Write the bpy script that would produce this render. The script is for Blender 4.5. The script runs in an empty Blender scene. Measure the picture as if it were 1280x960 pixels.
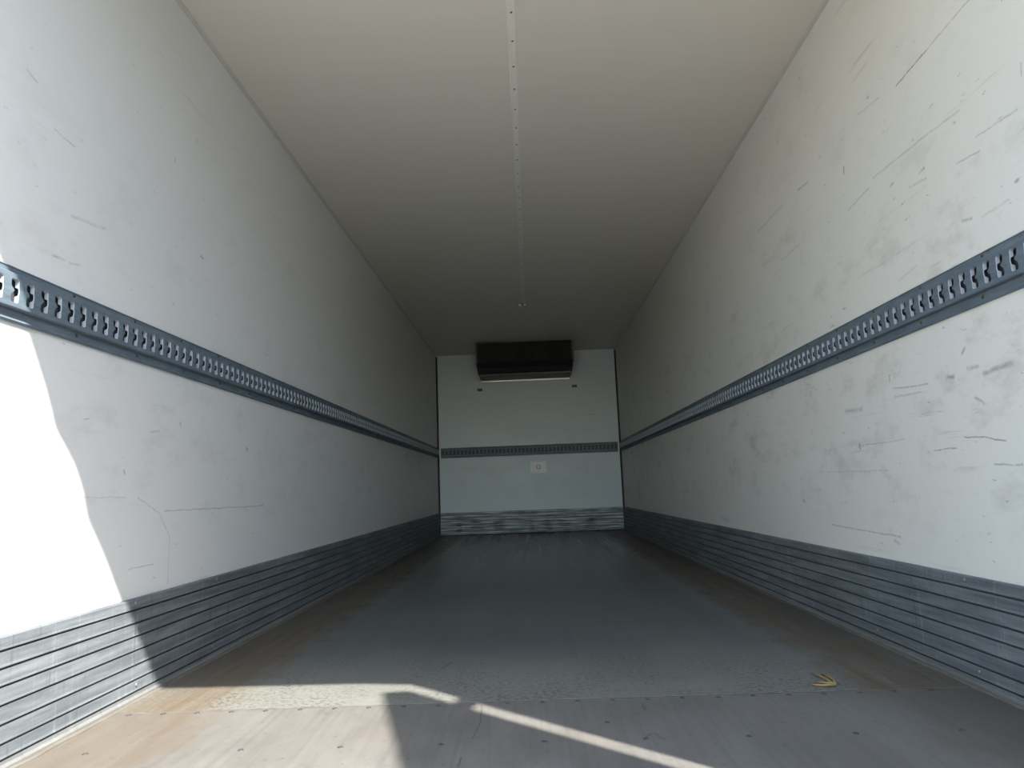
import bpy, bmesh, math, random
from mathutils import Matrix, Vector
random.seed(7)
scn = bpy.context.scene
COL = scn.collection

# ------------------------------------------------------------------ dimensions (metres)
W = 1.24          # half width of the box body
H = 2.443         # inside height
L = 9.573         # y of the front bulkhead
Y0 = 0.795        # y of the rear opening
SK = 0.303        # kick plate height
ZG = -1.2         # yard level under the trailer

# ------------------------------------------------------------------ camera
cam_d = bpy.data.cameras.new('camera')
cam = bpy.data.objects.new('camera', cam_d); COL.objects.link(cam)
FPX = 882.157
cam_d.sensor_fit = 'HORIZONTAL'; cam_d.sensor_width = 36.0
cam_d.lens = FPX * 36.0 / 1280.0
cam_d.clip_start = 0.02; cam_d.clip_end = 500
right = Vector((0.99896897, 0.02633326, -0.03698052))
fwd = Vector((-0.0206511, 0.98900946, 0.14640294))
up = Vector((0.04042935, -0.14548831, 0.98853357))
M = Matrix.Identity(4)
for i in range(3):
    M[i][0] = right[i]; M[i][1] = up[i]; M[i][2] = -fwd[i]
M.translation = Vector((0.0024, 0.0, 0.5953))
cam.matrix_world = M
scn.camera = cam

# ------------------------------------------------------------------ light and exposure
SUN_DIR = Vector((-0.695, 0.657, -1.0)).normalized()      # direction the sunlight travels
sun_d = bpy.data.lights.new('sun', 'SUN')
sun_d.energy = 6.9; sun_d.angle = math.radians(0.6); sun_d.color = (1.0, 0.965, 0.90)
sun = bpy.data.objects.new('sun', sun_d); COL.objects.link(sun)
sun.rotation_euler = SUN_DIR.to_track_quat('-Z', 'Y').to_euler()
sun.location = (8, -8, 12)

world = bpy.data.worlds.new('sky'); scn.world = world; world.use_nodes = True
wn = world.node_tree; wn.nodes.clear()
sky = wn.nodes.new('ShaderNodeTexSky'); sky.sky_type = 'NISHITA'; sky.sun_disc = False
sky.sun_elevation = math.asin(-SUN_DIR.z)
sky.sun_rotation = math.atan2(-SUN_DIR.x, -SUN_DIR.y)     # compass angle of the sun from +Y
sky.air_density = 1.0; sky.dust_density = 0.8; sky.ozone_density = 2.0
bg = wn.nodes.new('ShaderNodeBackground'); bg.inputs['Strength'].default_value = 0.36
wo = wn.nodes.new('ShaderNodeOutputWorld')
tint = wn.nodes.new('ShaderNodeVectorMath'); tint.operation = 'MULTIPLY'; tint.inputs[1].default_value = (1.06, 0.99, 0.89)   # hazy summer sky
wn.links.new(sky.outputs[0], tint.inputs[0]); wn.links.new(tint.outputs[0], bg.inputs[0]); wn.links.new(bg.outputs[0], wo.inputs[0])

scn.view_settings.view_transform = 'Standard'
scn.view_settings.look = 'None'
scn.view_settings.gamma = 1.0
scn.view_settings.use_curve_mapping = False
scn.view_settings.exposure = 1.36

# ------------------------------------------------------------------ node helper
class NT:
    def __init__(s, name, rough=0.5, metal=0.0, spec=0.5):
        s.m = bpy.data.materials.new(name); s.m.use_nodes = True
        s.n = s.m.node_tree.nodes; s.l = s.m.node_tree.links
        s.b = s.n['Principled BSDF']
        s.b.inputs['Roughness'].default_value = rough
        s.b.inputs['Metallic'].default_value = metal
        s.b.inputs['Specular IOR Level'].default_value = spec
        g = s.n.new('ShaderNodeNewGeometry'); s.pos = g.outputs['Position']
    def put(s, node, i, v):
        if isinstance(v, bpy.types.NodeSocket): s.l.new(v, node.inputs[i])
        elif v is not None: node.inputs[i].default_value = v
    def math(s, op, a, b=None, c=None, clamp=False):
        n = s.n.new('ShaderNodeMath'); n.operation = op; n.use_clamp = clamp
        s.put(n, 0, a); s.put(n, 1, b); s.put(n, 2, c); return n.outputs[0]
    def vec(s, op, a, b=None, sc=None):
        n = s.n.new('ShaderNodeVectorMath'); n.operation = op
        s.put(n, 0, a); s.put(n, 1, b)
        if sc is not None: s.put(n, 3, sc)
        return n.outputs['Value'] if op in ('LENGTH', 'DOT_PRODUCT') else n.outputs[0]
    def scale(s, xyz, src=None):
        return s.vec('MULTIPLY', src or s.pos, xyz)
    def noise(s, vec, scale=1.0, detail=3.0, rough=0.55, dist=0.0, color=False):
        n = s.n.new('ShaderNodeTexNoise')
        s.put(n, 'Vector', vec); n.inputs['Scale'].default_value = scale
        n.inputs['Detail'].default_value = detail; n.inputs['Roughness'].default_value = rough
        n.inputs['Distortion'].default_value = dist
        return n.outputs['Color'] if color else n.outputs['Fac']
    def voro(s, vec, scale=1.0):
        n = s.n.new('ShaderNodeTexVoronoi'); s.put(n, 'Vector', vec); n.inputs['Scale'].default_value = scale
        return n.outputs['Distance']
    def mr(s, v, a, b, c=0.0, d=1.0):
        n = s.n.new('ShaderNodeMapRange'); n.clamp = True
        s.put(n, 0, v); s.put(n, 1, a); s.put(n, 2, b); s.put(n, 3, c); s.put(n, 4, d); return n.outputs[0]
    def mix(s, f, a, b):
        n = s.n.new('ShaderNodeMix'); n.data_type = 'RGBA'
        s.put(n, 0, f)
        for i, v in ((6, a), (7, b)):
            if isinstance(v, tuple): v = (*v, 1.0) if len(v) == 3 else v
            s.put(n, i, v)
        return n.outputs[2]
    def xyz(s):
        n = s.n.new('ShaderNodeSeparateXYZ'); s.l.new(s.pos, n.inputs[0]); return n.outputs
    def comb(s, x, y, z=0.0):
        n = s.n.new('ShaderNodeCombineXYZ'); s.put(n, 0, x); s.put(n, 1, y); s.put(n, 2, z); return n.outputs[0]
    def bump(s, h, strength=0.3, dist=0.01):
        n = s.n.new('ShaderNodeBump'); n.inputs['Strength'].default_value = strength
        n.inputs['Distance'].default_value = dist; s.put(n, 'Height', h)
        s.l.new(n.outputs[0], s.b.inputs['Normal'])
    def color(s, v):
        if isinstance(v, tuple): v = (*v, 1.0)
        s.put(s.b, 'Base Color', v)
    def rough(s, v): s.put(s.b, 'Roughness', v)
    def segs(s, u, v, table):
        """a mask of short worn marks: (u0, v0, u1, v1, width, strength) in metres"""
        p = s.comb(u, v)
        wob = s.vec('SCALE', s.vec('SUBTRACT', s.noise(s.scale((1, 1, 1)), 18, 3, 0.6, color=True), (0.5, 0.5, 0.5)), sc=0.012)
        p = s.vec('MULTIPLY', s.vec('ADD', p, wob), (1, 1, 0))
        brk = s.mr(s.noise(s.pos, 38, 4, 0.75), 0.28, 0.56, 0.15, 1.0)
        tot = None
        for (a0, b0, a1, b1, w, st) in table:
            ba = (a1 - a0, b1 - b0, 0.0); dd = max(1e-6, ba[0] ** 2 + ba[1] ** 2)
            pa = s.vec('SUBTRACT', p, (a0, b0, 0))
            h = s.math('MULTIPLY', s.vec('DOT_PRODUCT', pa, ba), 1.0 / dd, clamp=True)
            d = s.vec('LENGTH', s.vec('SUBTRACT', pa, s.vec('SCALE', ba, sc=h)))
            m = s.mr(d, 0.0, w * 1.05, st, 0.0)
            tot = m if tot is None else s.math('MAXIMUM', tot, m)
        return s.math('MULTIPLY', tot, brk)

# marks read off the walls and floor, in metres along and up the surface
SCUFF_RIGHT = [(2.159,1.840,1.979,1.850,0.0040,0.90), (1.928,1.851,1.770,1.857,0.0040,0.50), (1.979,1.850,1.928,1.851,0.0030,0.50), (2.426,1.889,2.265,1.864,0.0050,0.25), (2.564,1.758,2.570,1.732,0.0070,0.80), (3.009,1.858,2.893,1.846,0.0070,0.50), (3.577,1.873,3.208,1.869,0.0070,0.30), (2.362,1.620,2.020,1.605,0.0050,0.35), (2.020,1.605,1.871,1.593,0.0050,0.30), (1.822,1.486,1.659,1.475,0.0040,0.40), (1.912,1.454,1.813,1.445,0.0040,0.40), (2.094,1.513,2.066,1.515,0.0070,0.60), (2.159,1.492,2.060,1.482,0.0050,0.30), (2.571,1.585,2.402,1.600,0.0050,0.35), (1.922,1.288,1.883,1.280,0.0060,0.60), (1.841,1.267,1.731,1.272,0.0050,0.20), (3.273,1.624,3.050,1.624,0.0060,0.30), (2.279,1.223,2.169,1.239,0.0050,0.25), (1.626,1.578,1.627,1.547,0.0040,0.50), (2.399,0.881,2.188,0.867,0.0040,0.50), (2.394,0.853,2.233,0.848,0.0050,0.35), (2.039,0.693,1.948,0.684,0.0030,0.80), (1.948,0.684,1.866,0.670,0.0030,0.80), (2.198,0.663,2.087,0.664,0.0030,0.70), (2.683,0.709,2.680,0.694,0.0090,0.80), (2.668,0.705,2.360,0.708,0.0030,0.40), (2.086,0.871,2.054,0.868,0.0080,0.60), (1.918,0.855,1.804,0.866,0.0100,0.50), (2.000,0.926,1.986,0.940,0.0050,0.70), (1.984,0.880,1.937,0.879,0.0080,0.40), (1.969,0.796,1.935,0.777,0.0060,0.50), (2.770,0.845,2.637,0.837,0.0120,0.40), (2.410,0.927,2.414,0.908,0.0060,0.50), (1.926,0.612,1.819,0.605,0.0040,0.50), (2.991,0.615,2.494,0.609,0.0040,0.25), (3.121,0.805,3.117,0.784,0.0060,0.50), (3.005,0.398,2.459,0.386,0.0040,0.50), (2.504,0.372,2.474,0.364,0.0070,0.40), (3.293,0.491,3.275,0.488,0.0090,0.80)]
SCUFF_LEFT = [(1.771,1.253,1.816,1.254,0.0060,0.40), (1.840,1.253,1.884,1.263,0.0040,0.30), (2.603,1.532,2.624,1.529,0.0080,0.50), (2.397,0.563,3.297,0.559,0.0030,0.55), (2.227,0.611,2.361,0.559,0.0030,0.35), (2.361,0.559,2.435,0.475,0.0030,0.40), (2.435,0.475,2.435,0.316,0.0030,0.40), (2.194,0.393,2.333,0.395,0.0030,0.50), (1.956,0.614,2.160,0.612,0.0030,0.25), (1.808,0.404,1.821,0.363,0.0080,0.50), (3.080,0.815,3.089,0.805,0.0100,0.70), (2.292,0.823,2.342,0.830,0.0050,0.40), (2.482,0.870,2.489,0.862,0.0070,0.40), (1.938,0.832,1.959,0.834,0.0030,0.50), (1.634,1.699,1.674,1.688,0.0050,0.30), (1.750,1.598,1.835,1.591,0.0040,0.35), (2.385,1.826,2.386,1.811,0.0060,0.50), (1.838,1.389,1.989,1.409,0.0080,0.25), (2.145,0.692,2.150,0.684,0.0060,0.50), (1.890,0.615,1.901,0.607,0.0060,0.40)]
SCUFF_FLOOR = [(-0.323,2.511,-0.299,2.585,0.0090,0.90), (-0.365,2.980,-0.325,2.973,0.0120,0.50), (0.126,2.659,0.146,2.656,0.0090,0.60), (-0.740,2.597,-0.661,2.622,0.0080,0.40)]
SCUFF_PLATE = [(-0.158,2.089,-0.153,1.932,0.0030,0.80), (-0.153,1.932,-0.165,1.815,0.0030,0.80), (-0.180,1.693,-0.181,1.633,0.0030,0.80), (-0.136,2.058,-0.111,1.628,0.0020,0.35), (0.246,1.780,0.264,1.811,0.0060,0.70), (0.264,1.811,0.280,1.815,0.0060,0.70), (0.279,1.810,0.294,1.775,0.0060,0.70), (0.284,2.051,0.282,1.995,0.0050,0.70), (0.934,1.825,0.955,1.811,0.0050,0.40), (0.594,1.862,0.615,1.866,0.0040,0.50)]

# ------------------------------------------------------------------ materials
def mat_wall(name, table, dirt, base=(0.76, 0.755, 0.73)):
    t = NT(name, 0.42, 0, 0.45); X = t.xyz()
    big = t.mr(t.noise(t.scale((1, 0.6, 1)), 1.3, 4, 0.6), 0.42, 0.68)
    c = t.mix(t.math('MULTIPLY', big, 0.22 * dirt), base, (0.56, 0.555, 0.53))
    # smudged patches, more of them at goods height
    hgt = t.math('MULTIPLY', t.mr(X[2], 0.3, 0.6), t.mr(X[2], 1.02, 1.9, 1.0, 0.35))
    pat = t.mr(t.noise(t.scale((1, 1.2, 2.2)), 3.1, 6, 0.7), 0.52, 0.72)
    c = t.mix(t.math('MULTIPLY', t.math('MULTIPLY', pat, hgt), 0.60 * dirt), c, (0.40, 0.39, 0.36))
    # long rubs along the body
    st = t.mr(t.noise(t.scale((1, 1.6, 42)), 1.0, 5, 0.65, 0.3), 0.60, 0.72)
    br = t.mr(t.noise(t.scale((1, 3, 7)), 1.0, 3, 0.6), 0.48, 0.64)
    c = t.mix(t.math('MULTIPLY', t.math('MULTIPLY', st, br), 0.62 * dirt), c, (0.28, 0.27, 0.25))
    # short dark nicks
    nk = t.mr(t.noise(t.scale((1, 9, 26)), 1.6, 3, 0.7), 0.66, 0.73)
    c = t.mix(t.math('MULTIPLY', nk, 0.6 * dirt), c, (0.20, 0.19, 0.17))
    if table:
        c = t.mix(t.segs(X[1], X[2], table), c, (0.07, 0.065, 0.06))
    t.color(c)
    t.rough(t.mr(t.noise(t.pos, 4, 3), 0.3, 0.7, 0.36, 0.5))
    t.bump(t.noise(t.scale((1, 0.5, 1)), 2.2, 2), 0.12, 0.02)
    return t.m

def mat_ceiling():
    t = NT('ceiling_panel', 0.5, 0, 0.4)
    n = t.mr(t.noise(t.scale((0.5, 14, 1)), 1.0, 4, 0.6), 0.3, 0.7)
    t.color(t.mix(t.math('MULTIPLY', n, 0.22), (0.74, 0.70, 0.63), (0.66, 0.625, 0.565)))
    return t.m

def mat_kick(name='kick_plate_aluminium', front=False):
    t = NT(name, 0.5, 0.12, 0.3); X = t.xyz()
    a = t.noise(t.scale((1.2, 1.2, 22) if not front else (1.2, 1, 30)), 2.0, 5, 0.65)
    c = t.mix(t.mr(a, 0.35, 0.68), (0.105, 0.12, 0.132), (0.215, 0.235, 0.245))
    # upright scratches
    v = t.mr(t.noise(t.scale((1, 60, 3) if not front else (60, 1, 3)), 1.0, 3, 0.7), 0.56, 0.70)
    c = t.mix(t.math('MULTIPLY', v, 0.35), c, (0.31, 0.33, 0.34))
    v2 = t.mr(t.noise(t.scale((1, 45, 4) if not front else (45, 1, 4)), 1.3, 3, 0.7), 0.60, 0.70)
    c = t.mix(t.math('MULTIPLY', v2, 0.6), c, (0.06, 0.067, 0.075))
    d = t.mr(t.noise(t.scale((3, 1.6, 9)), 1.5, 6, 0.75), 0.46, 0.62)
    c = t.mix(t.math('MULTIPLY', d, 0.5), c, (0.085, 0.095, 0.108))
    lo = t.mr(X[2], 0.0, 0.03, 0.8, 0.0)
    c = t.mix(lo, c, (0.18, 0.165, 0.14))
    if front:
        c = t.mix(0.2, c, (0.20, 0.23, 0.26))
        dx = t.math('ADD', X[0], t.math('MULTIPLY', t.math('SUBTRACT', t.noise(t.pos, 5, 1), 0.5), 0.14))
        bl = None
        for cx, cw in ((-0.98, 0.05), (-0.74, 0.09), (-0.43, 0.09), (-0.02, 0.04), (0.20, 0.05), (0.43, 0.09), (0.75, 0.08)):
            m_ = t.mr(t.math('ABSOLUTE', t.math('SUBTRACT', dx, cx)), cw * 0.4, cw * 1.1, 1.0, 0.0)
            bl = m_ if bl is None else t.math('MAXIMUM', bl, m_)
        zz = t.math('ADD', X[2], t.math('MULTIPLY', t.math('SUBTRACT', t.noise(t.pos, 4, 1), 0.5), 0.14))
        bl = t.math('MULTIPLY', bl, t.math('MULTIPLY', t.mr(zz, 0.24, 0.16), t.mr(zz, 0.0, 0.05)))
        c = t.mix(t.math('MULTIPLY', bl, 0.85), c, (0.03, 0.03, 0.035))
        sc = t.mr(t.noise(t.scale((1.3, 1, 22)), 2.2, 2, 0.6), 0.42, 0.66)
        c = t.mix(t.math('MULTIPLY', sc, 0.75), c, (0.58, 0.66, 0.72))
    t.color(c)
    t.rough(t.mr(a, 0.3, 0.7, 0.58, 0.44))
    t.bump(t.noise(t.scale((20, 20, 60)), 2.0, 3), 0.1, 0.004)
    return t.m

def mat_groove():  # darker tone for the groove faces of the kick plates
    t = NT('groove_dark', 0.7, 0.2)
    t.color(t.mix(t.noise(t.pos, 30), (0.06, 0.066, 0.07), (0.11, 0.115, 0.12)))
    return t.m

def mat_rail():
    t = NT('painted_rail_steel', 0.5, 0.1, 0.3)
    a = t.noise(t.scale((3, 5, 30)), 2.0, 5, 0.65)
    c = t.mix(t.mr(a, 0.35, 0.7), (0.10, 0.135, 0.165), (0.155, 0.195, 0.23))
    r = t.mr(t.noise(t.scale((8, 8, 16)), 2.0, 4, 0.7), 0.64, 0.72)
    c = t.mix(t.math('MULTIPLY', r, 0.7), c, (0.09, 0.075, 0.06))
    t.color(c); t.rough(t.mr(a, 0.3, 0.7, 0.58, 0.45)); return t.m

def mat_slot_edge():  # pale bare-metal slot edges, with the light they catch put into the colour
    t = NT('slot_edge_lit', 0.55, 0.0)
    t.color(t.mix(t.noise(t.pos, 12, 3), (0.46, 0.49, 0.53), (0.34, 0.37, 0.41))); return t.m

def dirt_band(t, X, c, k=1.0):
    """rust brown dirt that lies along both sides of the floor"""
    wob = t.math('MULTIPLY', t.math('SUBTRACT', t.noise(t.scale((1, 1, 1)), 4.5, 5, 0.65), 0.5), 0.34)
    ax = t.math('ADD', t.math('ABSOLUTE', X[0]), wob)
    band = t.math('MULTIPLY', t.mr(ax, 0.86, 0.97), t.mr(ax, 1.12, 1.30, 1.0, 0.45))
    stre = t.mr(t.noise(t.scale((26, 2.2, 1)), 1.0, 4, 0.6), 0.3, 0.7, 0.35, 1.0)
    f = t.math('MULTIPLY', t.math('MULTIPLY', band, stre), k)
    return t.mix(f, c, (0.105, 0.076, 0.047)), f

def mat_floor():
    t = NT('coated_floor', 0.3, 0, 0.36); X = t.xyz()
    a = t.noise(t.scale((1.0, 1.6, 1)), 1.2, 7, 0.6)
    c = t.mix(t.mr(a, 0.2, 0.8), (0.078, 0.088, 0.088), (0.118, 0.124, 0.117))
    tr = t.mr(t.noise(t.scale((0.7, 30, 1)), 1.0, 4, 0.6), 0.4, 0.75)
    c = t.mix(t.math('MULTIPLY', tr, 0.22), c, (0.062, 0.067, 0.07))
    # worn, gritty strip just inside the rear plate
    y = t.math('ADD', X[1], t.math('MULTIPLY', t.math('SUBTRACT', t.noise(t.pos, 2.4, 4), 0.5), 0.55))
    gr = t.mr(y, 2.25, 2.85, 1.0, 0.0)
    c = t.mix(t.math('MULTIPLY', gr, 0.75), c, (0.185, 0.183, 0.158))
    spn = t.mr(t.noise(t.pos, 75, 2, 0.6), 0.50, 0.57)
    pa = t.mr(t.noise(t.scale((1.5, 1, 1)), 2.2, 4, 0.7), 0.35, 0.6)
    spk = t.math('MULTIPLY', t.math('MULTIPLY', spn, pa), t.mr(y, 2.1, 3.5, 0.85, 0.0))
    c = t.mix(spk, c, (0.05, 0.05, 0.05))
    c, f = dirt_band(t, X, c, 1.0)
    c = t.mix(t.segs(X[0], X[1], SCUFF_FLOOR), c, (0.02, 0.02, 0.02))
    t.color(c)
    r = t.math('ADD', t.mr(t.noise(t.scale((9, 0.25, 1)), 1.0, 3), 0.25, 0.75, 0.0, 0.06), t.math('MULTIPLY', f, 0.2))
    wear = t.n.new('ShaderNodeMapRange'); wear.interpolation_type = 'SMOOTHSTEP'
    t.l.new(X[1], wear.inputs[0])
    for q, vv in ((1, 2.0), (2, 6.5), (3, 0.46), (4, 0.25)): wear.inputs[q].default_value = vv
    t.rough(t.math('ADD', r, wear.outputs[0]))
    h = t.math('ADD', t.math('MULTIPLY', spn, t.mr(y, 2.2, 3.2, -0.6, 0.0)), t.noise(t.scale((1.5, 14, 1)), 1.0, 2))
    t.bump(h, 0.10, 0.004)
    return t.m

def mat_plate():
    t = NT('rear_plate', 0.5, 0, 0.45); X = t.xyz()
    a = t.noise(t.scale((2, 1.2, 1)), 2.0, 6, 0.65)
    c = t.mix(t.mr(a, 0.33, 0.68), (0.112, 0.107, 0.097), (0.155, 0.149, 0.136))
    ln = t.mr(t.noise(t.scale((70, 1.5, 1)), 1.0, 4, 0.6), 0.45, 0.7)
    c = t.mix(t.math('MULTIPLY', ln, 0.36), c, (0.07, 0.066, 0.06))
    rd = t.mr(t.noise(t.scale((1.6, 2, 1)), 2.2, 4, 0.6), 0.5, 0.7)
    c = t.mix(t.math('MULTIPLY', rd, 0.25), c, (0.15, 0.12, 0.10))
    c, f = dirt_band(t, X, c, 0.7)
    sp = t.mr(t.noise(t.pos, 48, 3, 0.65), 0.60, 0.70)
    c = t.mix(t.math('MULTIPLY', sp, 0.45), c, (0.06, 0.054, 0.047))
    c = t.mix(t.segs(X[0], X[1], SCUFF_PLATE), c, (0.03, 0.028, 0.025))
    t.color(c); t.rough(t.mr(a, 0.3, 0.7, 0.48, 0.62))
    t.bump(t.noise(t.scale((60, 6, 1)), 1.0, 3), 0.08, 0.004)
    return t.m

def mat_simple(name, c1, c2, rough=0.5, metal=0.0, sc=20.0):
    t = NT(name, rough, metal)
    t.color(t.mix(t.noise(t.pos, sc, 4), c1, c2)); return t.m

M_WL = mat_wall('left_wall_panel', SCUFF_LEFT, 0.5, (0.71, 0.71, 0.695))
M_WR = mat_wall('right_wall_panel', SCUFF_RIGHT, 1.0, (0.72, 0.71, 0.67))
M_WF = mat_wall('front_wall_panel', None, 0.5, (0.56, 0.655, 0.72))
M_CE = mat_ceiling()
M_KP = mat_kick(); M_KF = mat_kick('front_kick_plate', True); M_GR = mat_groove()
M_RA = mat_rail(); M_EDGE = mat_slot_edge()
M_FL = mat_floor(); M_PL = mat_plate()
M_TAB = mat_simple('dull_tab_metal', (0.62, 0.62, 0.60), (0.70, 0.70, 0.68), 0.5)
M_SEAM = mat_simple('seam_dirt', (0.05, 0.045, 0.038), (0.14, 0.125, 0.105), 0.95, 0, 25)
M_SLOT = mat_simple('slot_shade', (0.035, 0.045, 0.055), (0.06, 0.07, 0.08), 0.7)  # dark colour stands in for the shade inside the rail slots
M_STRIP = mat_simple('white_strip', (0.78, 0.76, 0.70), (0.84, 0.82, 0.76), 0.4)
M_TRIM = mat_simple('corner_trim', (0.50, 0.49, 0.45), (0.58, 0.57, 0.53), 0.45)
M_SEAL = mat_simple('dark_sealant', (0.03, 0.03, 0.032), (0.06, 0.06, 0.06), 0.7)
M_SCREW = mat_simple('screw_steel', (0.05, 0.048, 0.045), (0.09, 0.085, 0.08), 0.6, 0.4)
M_ZINC = mat_simple('zinc_screw', (0.16, 0.17, 0.175), (0.26, 0.27, 0.28), 0.45, 0.5)
M_BLACK = mat_simple('black_housing', (0.006, 0.006, 0.007), (0.011, 0.011, 0.012), 0.75)
M_DGREY = mat_simple('drip_tray_grey', (0.07, 0.07, 0.072), (0.11, 0.11, 0.112), 0.5)
M_ALU = mat_simple('bare_aluminium', (0.55, 0.56, 0.57), (0.68, 0.69, 0.70), 0.35, 0.8)
M_LABEL = mat_simple('label_paper', (0.80, 0.84, 0.88), (0.86, 0.89, 0.92), 0.5)
M_PRINT = mat_simple('label_print', (0.35, 0.38, 0.42), (0.42, 0.44, 0.47), 0.5)
M_OUT = mat_simple('painted_body', (0.70, 0.70, 0.69), (0.76, 0.76, 0.75), 0.4)
M_STEEL = mat_simple('frame_steel', (0.35, 0.36, 0.37), (0.45, 0.46, 0.46), 0.45, 0.5)
M_RUB = mat_simple('black_rubber', (0.02, 0.02, 0.02), (0.035, 0.035, 0.035), 0.7)
M_DRY = mat_simple('dry_stalk', (0.20, 0.13, 0.05), (0.34, 0.24, 0.10), 0.8, 0, 60)
def mat_yard():
    t = NT('yard_concrete', 0.85, 0, 0.3)
    c = t.mix(t.noise(t.pos, 0.8, 6), (0.20, 0.18, 0.15), (0.27, 0.245, 0.205))
    c = t.mix(t.mr(t.noise(t.pos, 30, 3), 0.55, 0.7), c, (0.24, 0.23, 0.21)); t.color(c); return t.m
M_YARD = mat_yard()

# ------------------------------------------------------------------ mesh helpers
def link(name, bm, mat, parent=None, smooth=False):
    me = bpy.data.meshes.new(name)
    bmesh.ops.recalc_face_normals(bm, faces=bm.faces[:])
    bm.to_mesh(me); bm.free()
    for m in (mat if isinstance(mat, (list, tuple)) else [mat]): me.materials.append(m)
    if smooth:
        for p in me.polygons: p.use_smooth = True
    o = bpy.data.objects.new(name, me); COL.objects.link(o)
    if parent: o.parent = parent
    return o
def struct(o): o['kind'] = 'structure'; return o
def thing(o, label, cat, group=None):
    o['label'] = label; o['category'] = cat
    if group: o['group'] = group
    return o
def empty(name, loc=(0, 0, 0)):
    o = bpy.data.objects.new(name, None); COL.objects.link(o); o.location = loc; o.empty_display_size = 0.05; return o
def box(bm, lo, hi, bev=0.0):
    r = bmesh.ops.create_cube(bm, size=1.0)
    vs = r['verts']
    for v in vs:
        v.co = Vector([lo[i] + (v.co[i] + 0.5) * (hi[i] - lo[i]) for i in range(3)])
    if bev > 0:
        es = list({e for v in vs for e in v.link_edges})
        bmesh.ops.bevel(bm, geom=es, offset=bev, segments=2, affect='EDGES', profile=0.7)
def prism(bm, pts, a, b, fn, mats=None):
    """pts: closed 2-D outline; fn(p, t) -> 3-D point; a, b: the two ends"""
    A = [bm.verts.new(fn(p, a)) for p in pts]; B = [bm.verts.new(fn(p, b)) for p in pts]
    n = len(pts)
    for i in range(n):
        f = bm.faces.new((A[i], A[(i + 1) % n], B[(i + 1) % n], B[i]))
        if mats: f.material_index = mats[i]
    bm.faces.new(A[::-1]); bm.faces.new(B)
def dome(bm, c, axis, r, h, n=10, slot=False):
    """round screw head standing out along axis from c"""
    ax = Vector(axis).normalized(); u = ax.orthogonal().normalized(); v = ax.cross(u); c = Vector(c)
    rings = []
    for rr, hh in ((1.0, 0.0), (0.96, 0.55), (0.62, 0.92), (0.30, 1.0), (0.24, 0.55)):
        rings.append([bm.verts.new(c + (u * math.cos(2 * math.pi * k / n) + v * math.sin(2 * math.pi * k / n)) * r * rr + ax * h * hh) for k in range(n)])
    for a, b in zip(rings, rings[1:]):
        for k in range(n): bm.faces.new((a[k], a[(k + 1) % n], b[(k + 1) % n], b[k]))
    bm.faces.new(rings[-1]); bm.faces.new(rings[0][::-1])
def screw_on(parent, spots, axis, r, h, mat):
    """one screw mesh, copied to every spot; each screw is an object"""
    bm = bmesh.new(); dome(bm, (0, 0, 0), axis, r, h)
    first = link('screw', bm, mat, parent, True)
    px = parent.location
    for i, s in enumerate(spots):
        o = first
        if i: o = first.copy(); COL.objects.link(o); o.parent = parent
        o.location = Vector(s) - px

# ------------------------------------------------------------------ room shell
TH = 0.07
bm = bmesh.new()
ny, nz = 60, 18
def wall_panel(x, sgn):
    """insulated side wall with a faintly uneven inner skin"""
    bm = bmesh.new(); g = []
    for i in range(ny + 1):
        row = []
        for j in range(nz + 1):
            y = Y0 + (L + 0.09 - Y0) * i / ny; z = H * j / nz
            row.append(bm.verts.new((x, y, z)))
        g.append(row)
    for i in range(ny):
        for j in range(nz): bm.faces.new((g[i][j], g[i + 1][j], g[i + 1][j + 1], g[i][j + 1]))
    o = [[bm.verts.new((x + sgn * TH, Y0 + (L + 0.09 - Y0) * i, H * j)) for j in (0, 1)] for i in (0, 1)]
    bm.faces.new((o[0][0], o[1][0], o[1][1], o[0][1]))
    bm.faces.new([g[i][0] for i in range(ny + 1)] + [o[1][0], o[0][0]])
    bm.faces.new([g[i][nz] for i in range(ny + 1)] + [o[1][1], o[0][1]])
    bm.faces.new([g[0][j] for j in range(nz + 1)] + [o[0][1], o[0][0]])
    bm.faces.new([g[ny][j] for j in range(nz + 1)] + [o[1][1], o[1][0]])
    return bm
struct(link('wall_left', wall_panel(-W, -1), M_WL))
struct(link('wall_right', wall_panel(W, 1), M_WR))
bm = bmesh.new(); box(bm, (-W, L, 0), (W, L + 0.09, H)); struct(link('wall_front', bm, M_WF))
bm = bmesh.new(); box(bm, (-W - TH, Y0, H), (W + TH, L + 0.09, H + 0.08)); struct(link('ceiling', bm, M_CE))
YJ = 2.112
bm = bmesh.new(); box(bm, (-W - TH, YJ, -0.12), (W + TH, L + 0.09, 0)); struct(link('floor', bm, M_FL))
# yard outside
bm = bmesh.new()
vs = [bm.verts.new(p) for p in ((-40, -40, ZG), (40, -40, ZG), (40, 40, ZG), (-40, 40, ZG))]; bm.faces.new(vs)
struct(link('ground', bm, M_YARD))

# unseen box added to block low sky light, behind right of the doors
bm = bmesh.new(); box(bm, (6.5, -24.0, ZG - 0.1), (34.0, -11.0, 4.4)); struct(link('added_sky_blocker', bm, mat_simple('sky_blocker_grey', (0.30, 0.30, 0.29), (0.36, 0.36, 0.35), 0.6)))
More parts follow.
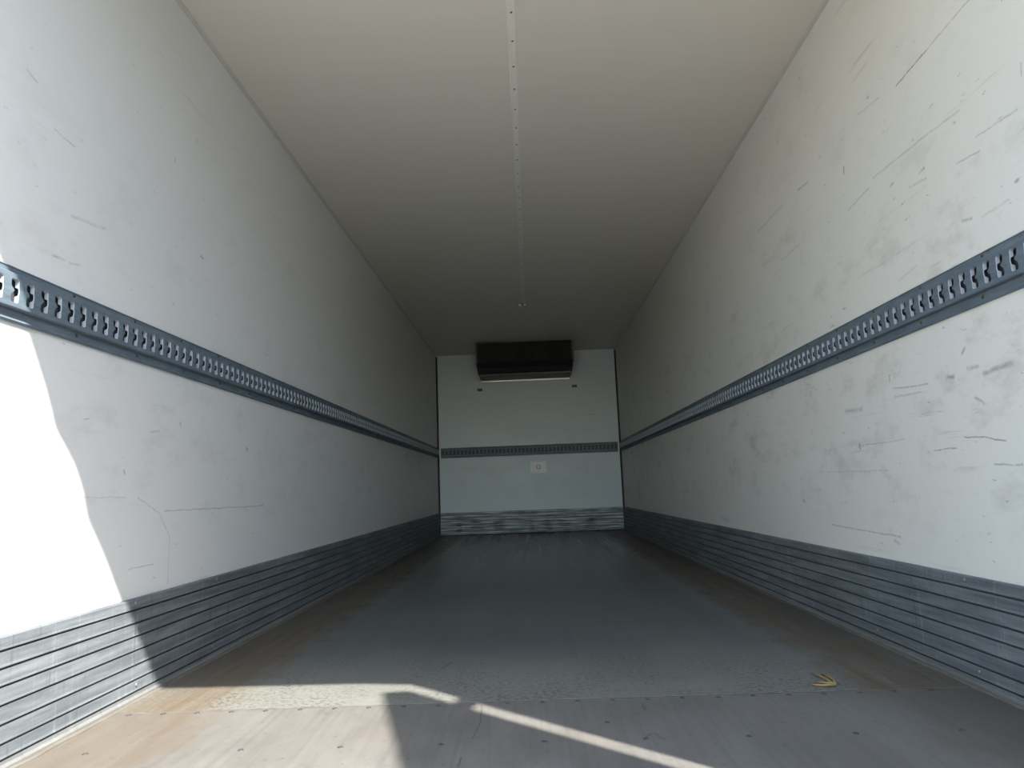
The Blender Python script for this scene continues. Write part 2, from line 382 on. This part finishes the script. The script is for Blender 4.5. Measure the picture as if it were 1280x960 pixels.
# rear plate at the threshold, a hair below the coated floor
plate = empty('trim_1', (0, 1.4, 0)); struct(plate)
bm = bmesh.new(); box(bm, (-W - TH, Y0 - 1.4, -0.12), (W + TH, YJ - 0.004 - 1.4, -0.0015), 0.0006)
link('plate', bm, M_PL, plate)
bm = bmesh.new()
n = 60; xs = [-W + 2 * W * i / n for i in range(n + 1)]
f_ = [bm.verts.new((x, YJ - 0.008 - 1.4 + random.uniform(-0.0035, 0.002), -0.0012)) for x in xs]
b_ = [bm.verts.new((x, YJ + 0.002 - 1.4, -0.0002)) for x in xs]
f2 = [bm.verts.new((v.co.x, v.co.y, -0.02)) for v in f_]; b2 = [bm.verts.new((v.co.x, v.co.y, -0.02)) for v in b_]
for i in range(n):
    bm.faces.new((f_[i], f_[i + 1], b_[i + 1], b_[i])); bm.faces.new((f2[i], f2[i + 1], b2[i + 1], b2[i]))
    bm.faces.new((f_[i], f_[i + 1], f2[i + 1], f2[i])); bm.faces.new((b_[i], b_[i + 1], b2[i + 1], b2[i]))
for i in (0, n): bm.faces.new((f_[i], b_[i], b2[i], f2[i]))
link('seam', bm, M_SEAM, plate)
spots = [(-1.165 + 0.098 * k, 2.092 + random.uniform(-0.002, 0.002), -0.0018) for k in range(24)]
spots += [(x, 1.79 - 0.012 * (x + 1.1) / 1.6, -0.0018) for x in (-1.10, -0.719, -0.478, -0.236, 0.01, 0.25, 0.492, 0.74, 0.985)]
spots += [(0.172, 1.908, -0.0018)]
screw_on(plate, spots, (0, 0, 1), 0.0075, 0.0022, M_SCREW)

# ------------------------------------------------------------------ kick plates
GZ = [0.027, 0.062, 0.105, 0.148, 0.190, 0.230, 0.270]
def kick_profile(depth=0.016):
    p = [(0.0, 0.0), (depth + 0.006, 0.0), (depth + 0.006, 0.010), (depth, 0.016)]; m = [0, 0, 0, 0]
    for i, z in enumerate(GZ):
        p += [(depth, z - 0.0035), (depth - 0.008, z - 0.0022), (depth - 0.008, z + 0.0015), (depth + 0.0012, z + 0.0026), (depth + 0.0012, z + 0.0055), (depth, z + 0.0075)]
        m += [1, 1, 1, 0, 0, 0]
    p += [(depth, SK - 0.004), (depth - 0.005, SK), (0.0, SK)]; m += [0, 0, 0]
    return p, m
P, Mi = kick_profile()
YK = Y0 + 0.005
def kick(side):
    bm = bmesh.new()
    fn = lambda p, t: Vector((side * (W - p[0]), t, p[1]))
    prism(bm, P, YK, L - 0.022, fn, Mi)
    o = struct(link('baseboard_left' if side < 0 else 'baseboard_right', bm, [M_KP, M_GR]))
    ys = [1.02 + 0.565 * k + (0.06 if side < 0 else -0.05) for k in range(15)]
    s = [(side * (W - 0.0160), y, 0.291 + 0.0) for y in ys] + [(side * (W - 0.0160), y + random.uniform(-0.03, 0.03), 0.046) for y in ys]
    s += [(side * (W - 0.0160), y + 0.3, 0.120) for y in ys[::3]]
    screw_on(o, s, (-side, 0, 0), 0.0065, 0.004, M_ZINC)
    return o
kick(-1); kick(1)
bm = bmesh.new()
prism(bm, P, -W + 0.022, W - 0.022, lambda p, t: Vector((t, L - p[0], p[1])), Mi)
struct(link('baseboard_front', bm, [M_KF, M_GR]))

# ------------------------------------------------------------------ corner trims and seals
k = 2
for sx in (-1, 1):                                             # slim cove along the ceiling
    bm = bmesh.new()
    pts = [(0, 0), (0.014, 0), (0.012, 0.006), (0.006, 0.012), (0, 0.014)]
    prism(bm, pts, Y0, L, lambda p, t: Vector((sx * (W - p[0]), t, H - p[1])))
    struct(link('trim_%d' % k, bm, M_TRIM)); k += 1
for sx in (-1, 1):                                             # dark sealed joint up the front corners
    bm = bmesh.new()
    prism(bm, [(0, 0), (0.022, 0), (0, 0.022)], 0.0, H - 0.014, lambda p, t: Vector((sx * (W - p[0]), L - p[1], t)))
    struct(link('trim_%d' % k, bm, M_SEAL)); k += 1
bm = bmesh.new()
prism(bm, [(0, 0), (0.02, 0), (0, 0.02)], -W + 0.022, W - 0.022, lambda p, t: Vector((t, L - 0.022 - p[0], p[1] * 0.6)))
struct(link('trim_%d' % k, bm, M_SEAL)); k += 1
for sx in (-1, 1):                                             # sealant bead along the kick plates
    bm = bmesh.new(); A = []
    nn = 170
    for i in range(nn + 1):
        y = (Y0 + 0.02) + (L - 0.05 - Y0) * i / nn
        w = 0.010 + random.uniform(-0.003, 0.004); h = 0.006 + random.uniform(-0.002, 0.002)
        x0 = W - 0.0222
        A.append([bm.verts.new((sx * (x0 + 0.002), y, h)), bm.verts.new((sx * (x0 - w * 0.5), y, h * 0.8)), bm.verts.new((sx * (x0 - w), y, -0.004)), bm.verts.new((sx * (x0 + 0.002), y, -0.004))])
    for a, b in zip(A, A[1:]):
        for q in range(4): bm.faces.new((a[q], a[(q + 1) % 4], b[(q + 1) % 4], b[q]))
    bm.faces.new(A[0]); bm.faces.new(A[-1][::-1])
    struct(link('trim_%d' % k, bm, mat_simple('edge_sealant', (0.085, 0.07, 0.052), (0.15, 0.145, 0.13), 0.7, 0, 9), None, True)); k += 1

# ------------------------------------------------------------------ lashing rails
PITCH = 0.0520; HW = 0.0132; HH = 0.0290; ZC = 1.1095
def hole_outline():
    """slot with a nub on either long side, counter-clockwise"""
    r = 0.004; q = []
    nub = 0.0115
    for z in (-0.012, -0.008, -0.004, 0.0, 0.004, 0.008, 0.012):     # far side: shallow hollow
        q.append((HW + 0.0015 * 0.5 * (1 + math.cos(math.pi * z / 0.012)), z))
    q += [(HW, HH - r), (HW - r, HH), (0, HH), (-HW + r, HH), (-HW, HH - r)]
    for z in (0.012, 0.008, 0.004, 0.0, -0.004, -0.008, -0.012):     # near side: rounded nub
        q.append((-HW + nub * 0.5 * (1 + math.cos(math.pi * z / 0.012)), z))
    q += [(-HW, -HH + r), (-HW + r, -HH), (0, -HH), (HW - r, -HH), (HW, -HH + r)]
    return q
HO = hole_outline()
Z0, Z1 = 1.070, 1.150      # the raised web
def outer_pt(p):
    hw = PITCH / 2; x, z = p
    if abs(abs(z) - HH) < 0.005 and abs(x) < HW - 0.0001 or abs(z) >= HH - 1e-6:
        return (max(-hw, min(hw, x * hw / (HW - 0.004))), (Z1 - ZC) if z > 0 else (Z0 - ZC))
    zz = z * ((Z1 - ZC) / HH if z > 0 else (ZC - Z0) / HH)
    if abs(abs(z) - (HH - 0.004)) < 1e-6: zz = math.copysign(abs(zz) * 0.92, zz)
    return (math.copysign(hw, x), zz)
WEB = 0.024; WT = 0.011; FLG = 0.008
def build_web(bm, n, start, fn):
    """fn(along, depth, z) -> 3-D"""
    for i in range(n):
        c = start + PITCH * (i + 0.5)
        O = [bm.verts.new(fn(c + outer_pt(p)[0], WEB, ZC + outer_pt(p)[1])) for p in HO]
        I = [bm.verts.new(fn(c + p[0], WEB, ZC + p[1])) for p in HO]
        J = [bm.verts.new(fn(c + p[0], WEB - (0.003 if abs(p[1]) < 0.0095 else WT), ZC + p[1])) for p in HO]
        m = len(HO)
        for a in range(m):
            b = (a + 1) % m
            bm.faces.new((O[a], O[b], I[b], I[a])); bm.faces.new((I[a], I[b], J[b], J[a])).material_index = 1
def rail(name, n, start, fn, length_end, label):
    root = empty(name, fn(start, 0, 1.04)); inv = Vector(root.location)
    f = lambda a, d, z: Vector(fn(a, d, z)) - inv
    end = start + PITCH * n
    bm = bmesh.new(); build_web(bm, n, start, f)
    link('perforated_web', bm, [M_RA, M_EDGE], root)
    # flanges: lower lip and upper bevelled edge
    bm = bmesh.new()
    low = [(0.0, 1.039), (FLG, 1.039), (FLG + 0.002, 1.042), (FLG, 1.046), (FLG, Z0 - 0.002), (WEB - 0.003, Z0 - 0.002), (WEB, Z0), (WEB - 0.004, Z0 + 0.0005), (0.0, Z0 + 0.0005)]
    prism(bm, low, start, end, lambda p, t: f(t, p[0], p[1]))
    link('lower_flange', bm, M_RA, root)
    bm = bmesh.new()
    upp = [(0.0, Z1 - 0.0005), (WEB - 0.004, Z1 - 0.0005), (WEB, Z1), (WEB - 0.001, Z1 + 0.002), (FLG + 0.001, Z1 + 0.008), (FLG, 1.168), (FLG + 0.002, 1.171), (FLG - 0.001, 1.174), (0.0, 1.174)]
    prism(bm, upp, start, end, lambda p, t: f(t, p[0], p[1]))
    link('upper_flange', bm, M_RA, root)
    bm = bmesh.new()
    prism(bm, [(0.0005, Z0 + 0.002), (FLG - 0.003, Z0 + 0.002), (FLG - 0.003, Z1 - 0.002), (0.0005, Z1 - 0.002)], start, end, lambda p, t: f(t, p[0], p[1]))
    link('backing', bm, M_SLOT, root)
    ax = (Vector(fn(0, 1, 0)) - Vector(fn(0, 0, 0))).normalized()
    s = []
    q = start + 0.14
    while q < end - 0.05:
        s.append(fn(q, FLG, 1.163)); s.append(fn(q + 0.02, FLG, 1.056)); q += 0.302
    screw_on(root, s, ax, 0.0055, 0.003, M_SCREW)
    thing(root, label, 'lashing rail', 'lashing rails round the load space')
NR = int((L - 0.03 - Y0 - 0.01) / PITCH)
rail('lashing_rail', NR, Y0 + 0.012, lambda a, d, z: (-W + d, a, z), 0, 'blue-grey perforated lashing rail on the left wall, its near end in sunlight')
rail('lashing_rail', NR, Y0 + 0.006, lambda a, d, z: (W - d, a, z), 0, 'blue-grey perforated lashing rail on the scuffed right wall')
NF = int((2 * W - 0.06) / PITCH)
rail('lashing_rail', NF, -NF * PITCH / 2, lambda a, d, z: (a, L - d, z - 0.006), 0, 'short dark lashing rail across the front bulkhead at the far end')

# ------------------------------------------------------------------ ceiling strip
root = empty('ceiling_strip', (0.0, 4.0, H))
bm = bmesh.new()
pts = [(-0.018, 0.0), (-0.018, -0.002), (-0.012, -0.005), (-0.008, -0.0035), (0.008, -0.0035), (0.012, -0.005), (0.018, -0.002), (0.018, 0.0)]
prism(bm, pts, Y0 + 0.01 - 4, 6.9 - 4, lambda p, t: Vector((p[0], t, p[1])))
link('cover_profile', bm, M_STRIP, root)
screw_on(root, [(0.001, 2.523 - 0.1795 * 9 + 0.1795 * i, H - 0.0035) for i in range(33)], (0, 0, -1), 0.0048, 0.0018, M_SCREW)
thing(root, 'narrow off-white cover strip with screws along the middle of the ceiling', 'ceiling strip')
root = empty('ceiling_hook_plate', (-0.007, 6.97, H))
bm = bmesh.new(); box(bm, (-0.045, -0.025, -0.005), (0.045, 0.025, 0), 0.002); link('mounting_plate', bm, M_DGREY, root)
for sx in (-1, 1):
    bm = bmesh.new(); box(bm, (sx * 0.024 - 0.015, -0.020, -0.024), (sx * 0.024 + 0.015, -0.008, -0.004), 0.002); link('tab', bm, M_TAB, root)
thing(root, 'small pale metal bracket at the far end of the ceiling strip', 'bracket')

# ------------------------------------------------------------------ evaporator under the ceiling at the front
ex0, ex1 = -0.625, 0.605; ef = 8.80; eb = L - 0.001; ez = 2.062
EV = empty('refrigeration_unit', ((ex0 + ex1) / 2, eb, ez)); o3 = Vector(EV.location)
def loc(p): return Vector(p) - o3
def ebox(bm, lo, hi, bev=0.0): box(bm, loc(lo), loc(hi), bev)
bm = bmesh.new()
prof = [(eb, H - 0.003), (eb, ez + 0.020), (ef + 0.35, ez + 0.03), (ef + 0.10, ez + 0.07), (ef + 0.02, ez + 0.13), (ef + 0.02, H - 0.003)]
prism(bm, prof, ex0, ex1, lambda p, t: loc((t, p[0], p[1])))
link('housing', bm, M_BLACK, EV)
bm = bmesh.new()
prism(bm, [(eb - 0.03, ez + 0.002), (ef + 0.34, ez + 0.010), (ef + 0.34, ez + 0.029), (eb - 0.03, ez + 0.019)], ex0 + 0.01, ex1 - 0.01, lambda p, t: loc((t, p[0], p[1])))
link('drip_tray', bm, M_DGREY, EV)
bm = bmesh.new(); ebox(bm, (ex0 + 0.01, eb - 0.028, ez - 0.014), (ex1 - 0.01, eb - 0.004, ez + 0.012), 0.003); link('rear_lip', bm, M_ALU, EV, )
def grille(cx, cz, r, y):
    bm = bmesh.new()
    for rr in (0.25, 0.45, 0.65, 0.85, 1.0):
        n = 20; ring = []
        for k_ in range(n):
            a = 2 * math.pi * k_ / n; d = Vector((math.cos(a), 0, math.sin(a))); c = Vector((cx, y, cz)) + d * r * rr
            ring.append([bm.verts.new(loc(c + d * 0.003 * math.cos(b) + Vector((0, 1, 0)) * 0.003 * math.sin(b))) for b in (0, 2.09, 4.19)])
        for k_ in range(n):
            a, b = ring[k_], ring[(k_ + 1) % n]
            for q in range(3): bm.faces.new((a[q], a[(q + 1) % 3], b[(q + 1) % 3], b[q]))
    for k_ in range(4):
        a = math.pi * k_ / 4; d = Vector((math.cos(a), 0, math.sin(a))) * r; e = Vector((-math.sin(a), 0, math.cos(a))) * 0.003
        c = Vector((cx, y, cz)); vs = [bm.verts.new(loc(c + s1 * d + s2 * e + Vector((0, dy, 0)))) for s1, s2, dy in ((-1, -1, 0), (1, -1, 0), (1, 1, 0), (-1, 1, 0), (-1, -1, .004), (1, -1, .004), (1, 1, .004), (-1, 1, .004))]
        for q in ((0, 1, 2, 3), (4, 5, 6, 7), (0, 1, 5, 4), (1, 2, 6, 5), (2, 3, 7, 6), (3, 0, 4, 7)): bm.faces.new([vs[w] for w in q])
    return bm
for cx in (-0.41, -0.01, 0.39):
    link('fan_guard', grille(cx, 2.315, 0.115, ef + 0.012), M_BLACK, EV)
for xx in (ex0, ex1):
    bm = bmesh.new(); ebox(bm, (xx - 0.012, ef + 0.015, ez + 0.12), (xx + 0.012, eb - 0.002, H - 0.002), 0.003); link('side_bracket', bm, M_DGREY, EV)
for xx in (-0.64, 0.655):
    bm = bmesh.new(); ebox(bm, (xx - 0.035, L - 0.022, 1.93), (xx + 0.035, L - 0.0005, 1.965), 0.004); link('foot_bracket', bm, M_DGREY, EV)
thing(EV, 'slim black refrigeration evaporator hanging under the ceiling at the front bulkhead', 'refrigeration unit')

# sticker on the front bulkhead
ST = empty('label_sticker', (0.117, L, 0.79))
bm = bmesh.new(); box(bm, (-0.108, -0.003, 0.0), (0.108, -0.0006, 0.15), 0.0008); link('backing_sheet', bm, M_LABEL, ST)
bm = bmesh.new(); 
n = 24; c = [bm.verts.new((0.032 * math.cos(2 * math.pi * i / n), -0.0036, 0.080 + 0.032 * math.sin(2 * math.pi * i / n))) for i in range(n)]
d = [bm.verts.new((0.018 * math.cos(2 * math.pi * i / n), -0.0036, 0.080 + 0.018 * math.sin(2 * math.pi * i / n))) for i in range(n)]
for i in range(n):
    if i in (5, 6, 17): continue
    bm.faces.new((c[i], c[(i + 1) % n], d[(i + 1) % n], d[i]))
link('print', bm, M_PRINT, ST)
thing(ST, 'small pale rectangular sticker on the front bulkhead below the rail', 'sticker')

# ------------------------------------------------------------------ a few bits lying on the floor
def stalk_bm(paths, r):
    bm = bmesh.new()
    for path in paths:
        rings = []
        for i, p in enumerate(path):
            p = Vector(p); t = (Vector(path[min(i + 1, len(path) - 1)]) - Vector(path[max(i - 1, 0)])).normalized()
            u = t.cross(Vector((0, 0, 1))).normalized(); v = u.cross(t)
            rr = r * (1 - 0.5 * i / (len(path) - 1))
            rings.append([bm.verts.new(p + (u * math.cos(a) + v * math.sin(a)) * rr) for a in (0, 1.05, 2.09, 3.14, 4.19, 5.24)])
        for a, b in zip(rings, rings[1:]):
            for q in range(6): bm.faces.new((a[q], a[(q + 1) % 6], b[(q + 1) % 6], b[q]))
        bm.faces.new(rings[0][::-1]); bm.faces.new(rings[-1])
    return bm
bm = stalk_bm([[(0.846, 2.150, 0.006), (0.850, 2.20, 0.006), (0.846, 2.25, 0.005), (0.838, 2.29, 0.004)],
               [(0.850, 2.150, 0.006), (0.865, 2.19, 0.007), (0.868, 2.24, 0.005), (0.862, 2.27, 0.004)],
               [(0.848, 2.148, 0.006), (0.815, 2.150, 0.005), (0.79, 2.165, 0.004)],
               [(0.850, 2.150, 0.006), (0.828, 2.172, 0.006), (0.81, 2.19, 0.004)]], 0.0042)
thing(link('dry_stalk', bm, M_DRY, None, True), 'small dry yellow-brown straw twig lying on the floor near the right side', 'straw')

# ------------------------------------------------------------------ rear frame and the open right-hand door (outside the picture, they shape the sunlight)
FR = []
bm = bmesh.new()
# header: waviness of the lower edge made up to shape its shadow border
xs = [-W + 2 * W * i / 240 for i in range(241)]
HDR = [(-0.404, 2.429), (-0.374, 2.44), (-0.313, 2.436), (-0.254, 2.443), (-0.21, 2.435), (-0.172, 2.428), (-0.159, 2.416), (-0.139, 2.414), (-0.136, 2.398), (-0.113, 2.4), (-0.075, 2.42), (-0.031, 2.436), (0.005, 2.432), (0.022, 2.417), (0.026, 2.396), (0.048, 2.393), (0.083, 2.403), (0.13, 2.414), (0.183, 2.416), (0.234, 2.419), (0.339, 2.421), (0.447, 2.43), (1.1, 2.4), (1.222, 2.362)]
def edge(x):
    t_ = HDR
    if x <= t_[0][0]: return t_[0][1]
    for (a, p), (b, q) in zip(t_, t_[1:]):
        if x <= b: return p + (q - p) * (x - a) / (b - a)
    return t_[-1][1]
lo = [(x, edge(x)) for x in xs]
pts = [(-W - TH, 2.43), *lo, (W + TH, 2.36), (W + TH, H + 0.08), (-W - TH, H + 0.08)]
prism(bm, pts, Y0 - 0.0005, Y0 - 0.03, lambda p, t: Vector((p[0], t, p[1])))
struct(link('trim_%d' % k, bm, M_STEEL)); k += 1
for sx in (-1, 1):
    bm = bmesh.new(); box(bm, (min(sx * 1.222, sx * (W + TH)), Y0 - 0.012, -0.5), (max(sx * 1.222, sx * (W + TH)), Y0 - 0.0003, 2.355))
    struct(link('trim_%d' % k, bm, M_STEEL)); k += 1
A = Vector((1.288, 0.657)); B = Vector((1.209, 0.643)); D = Vector((0.269, -0.963)); ln = 1.18
DR = empty('door_1', (A.x, A.y, -0.02)); struct(DR); dl = Vector(DR.location)
bm = bmesh.new()
q = [A, B, B + D * ln, A + D * ln]
prism(bm, [(p.x, p.y) for p in q], -0.02, 2.42, lambda p, t: Vector((p[0], p[1], t)) - dl)
link('door_panel', bm, M_OUT, DR)
n2 = Vector((-D.y, D.x)).normalized()          # towards the hinge side
for zz in (0.25, 1.02, 2.132):
    bm = bmesh.new()
    a = A + D * -0.002
    pts = [(1.300, 0.782), (1.262, 0.782), (1.250, 0.660), (1.262, 0.650), (1.290, 0.655)]
    prism(bm, pts, zz - 0.018, zz + 0.018, lambda p, t: Vector((p[0], p[1], t)) - dl)
    link('hinge', bm, M_STEEL, DR)
bm = bmesh.new()
c0 = A + D * (ln - 0.25) + Vector((0.963, 0.269)) * 0.025
for s_ in range(1):
    r_ = []
    for z in (0.02, 2.38):
        r_.append([bm.verts.new(Vector((c0.x + 0.014 * math.cos(a), c0.y + 0.014 * math.sin(a), z)) - dl) for a in [i * math.pi / 4 for i in range(8)]])
    for q_ in range(8): bm.faces.new((r_[0][q_], r_[0][(q_ + 1) % 8], r_[1][(q_ + 1) % 8], r_[1][q_]))
    bm.faces.new(r_[0][::-1]); bm.faces.new(r_[1])
link('locking_bar', bm, M_ALU, DR)
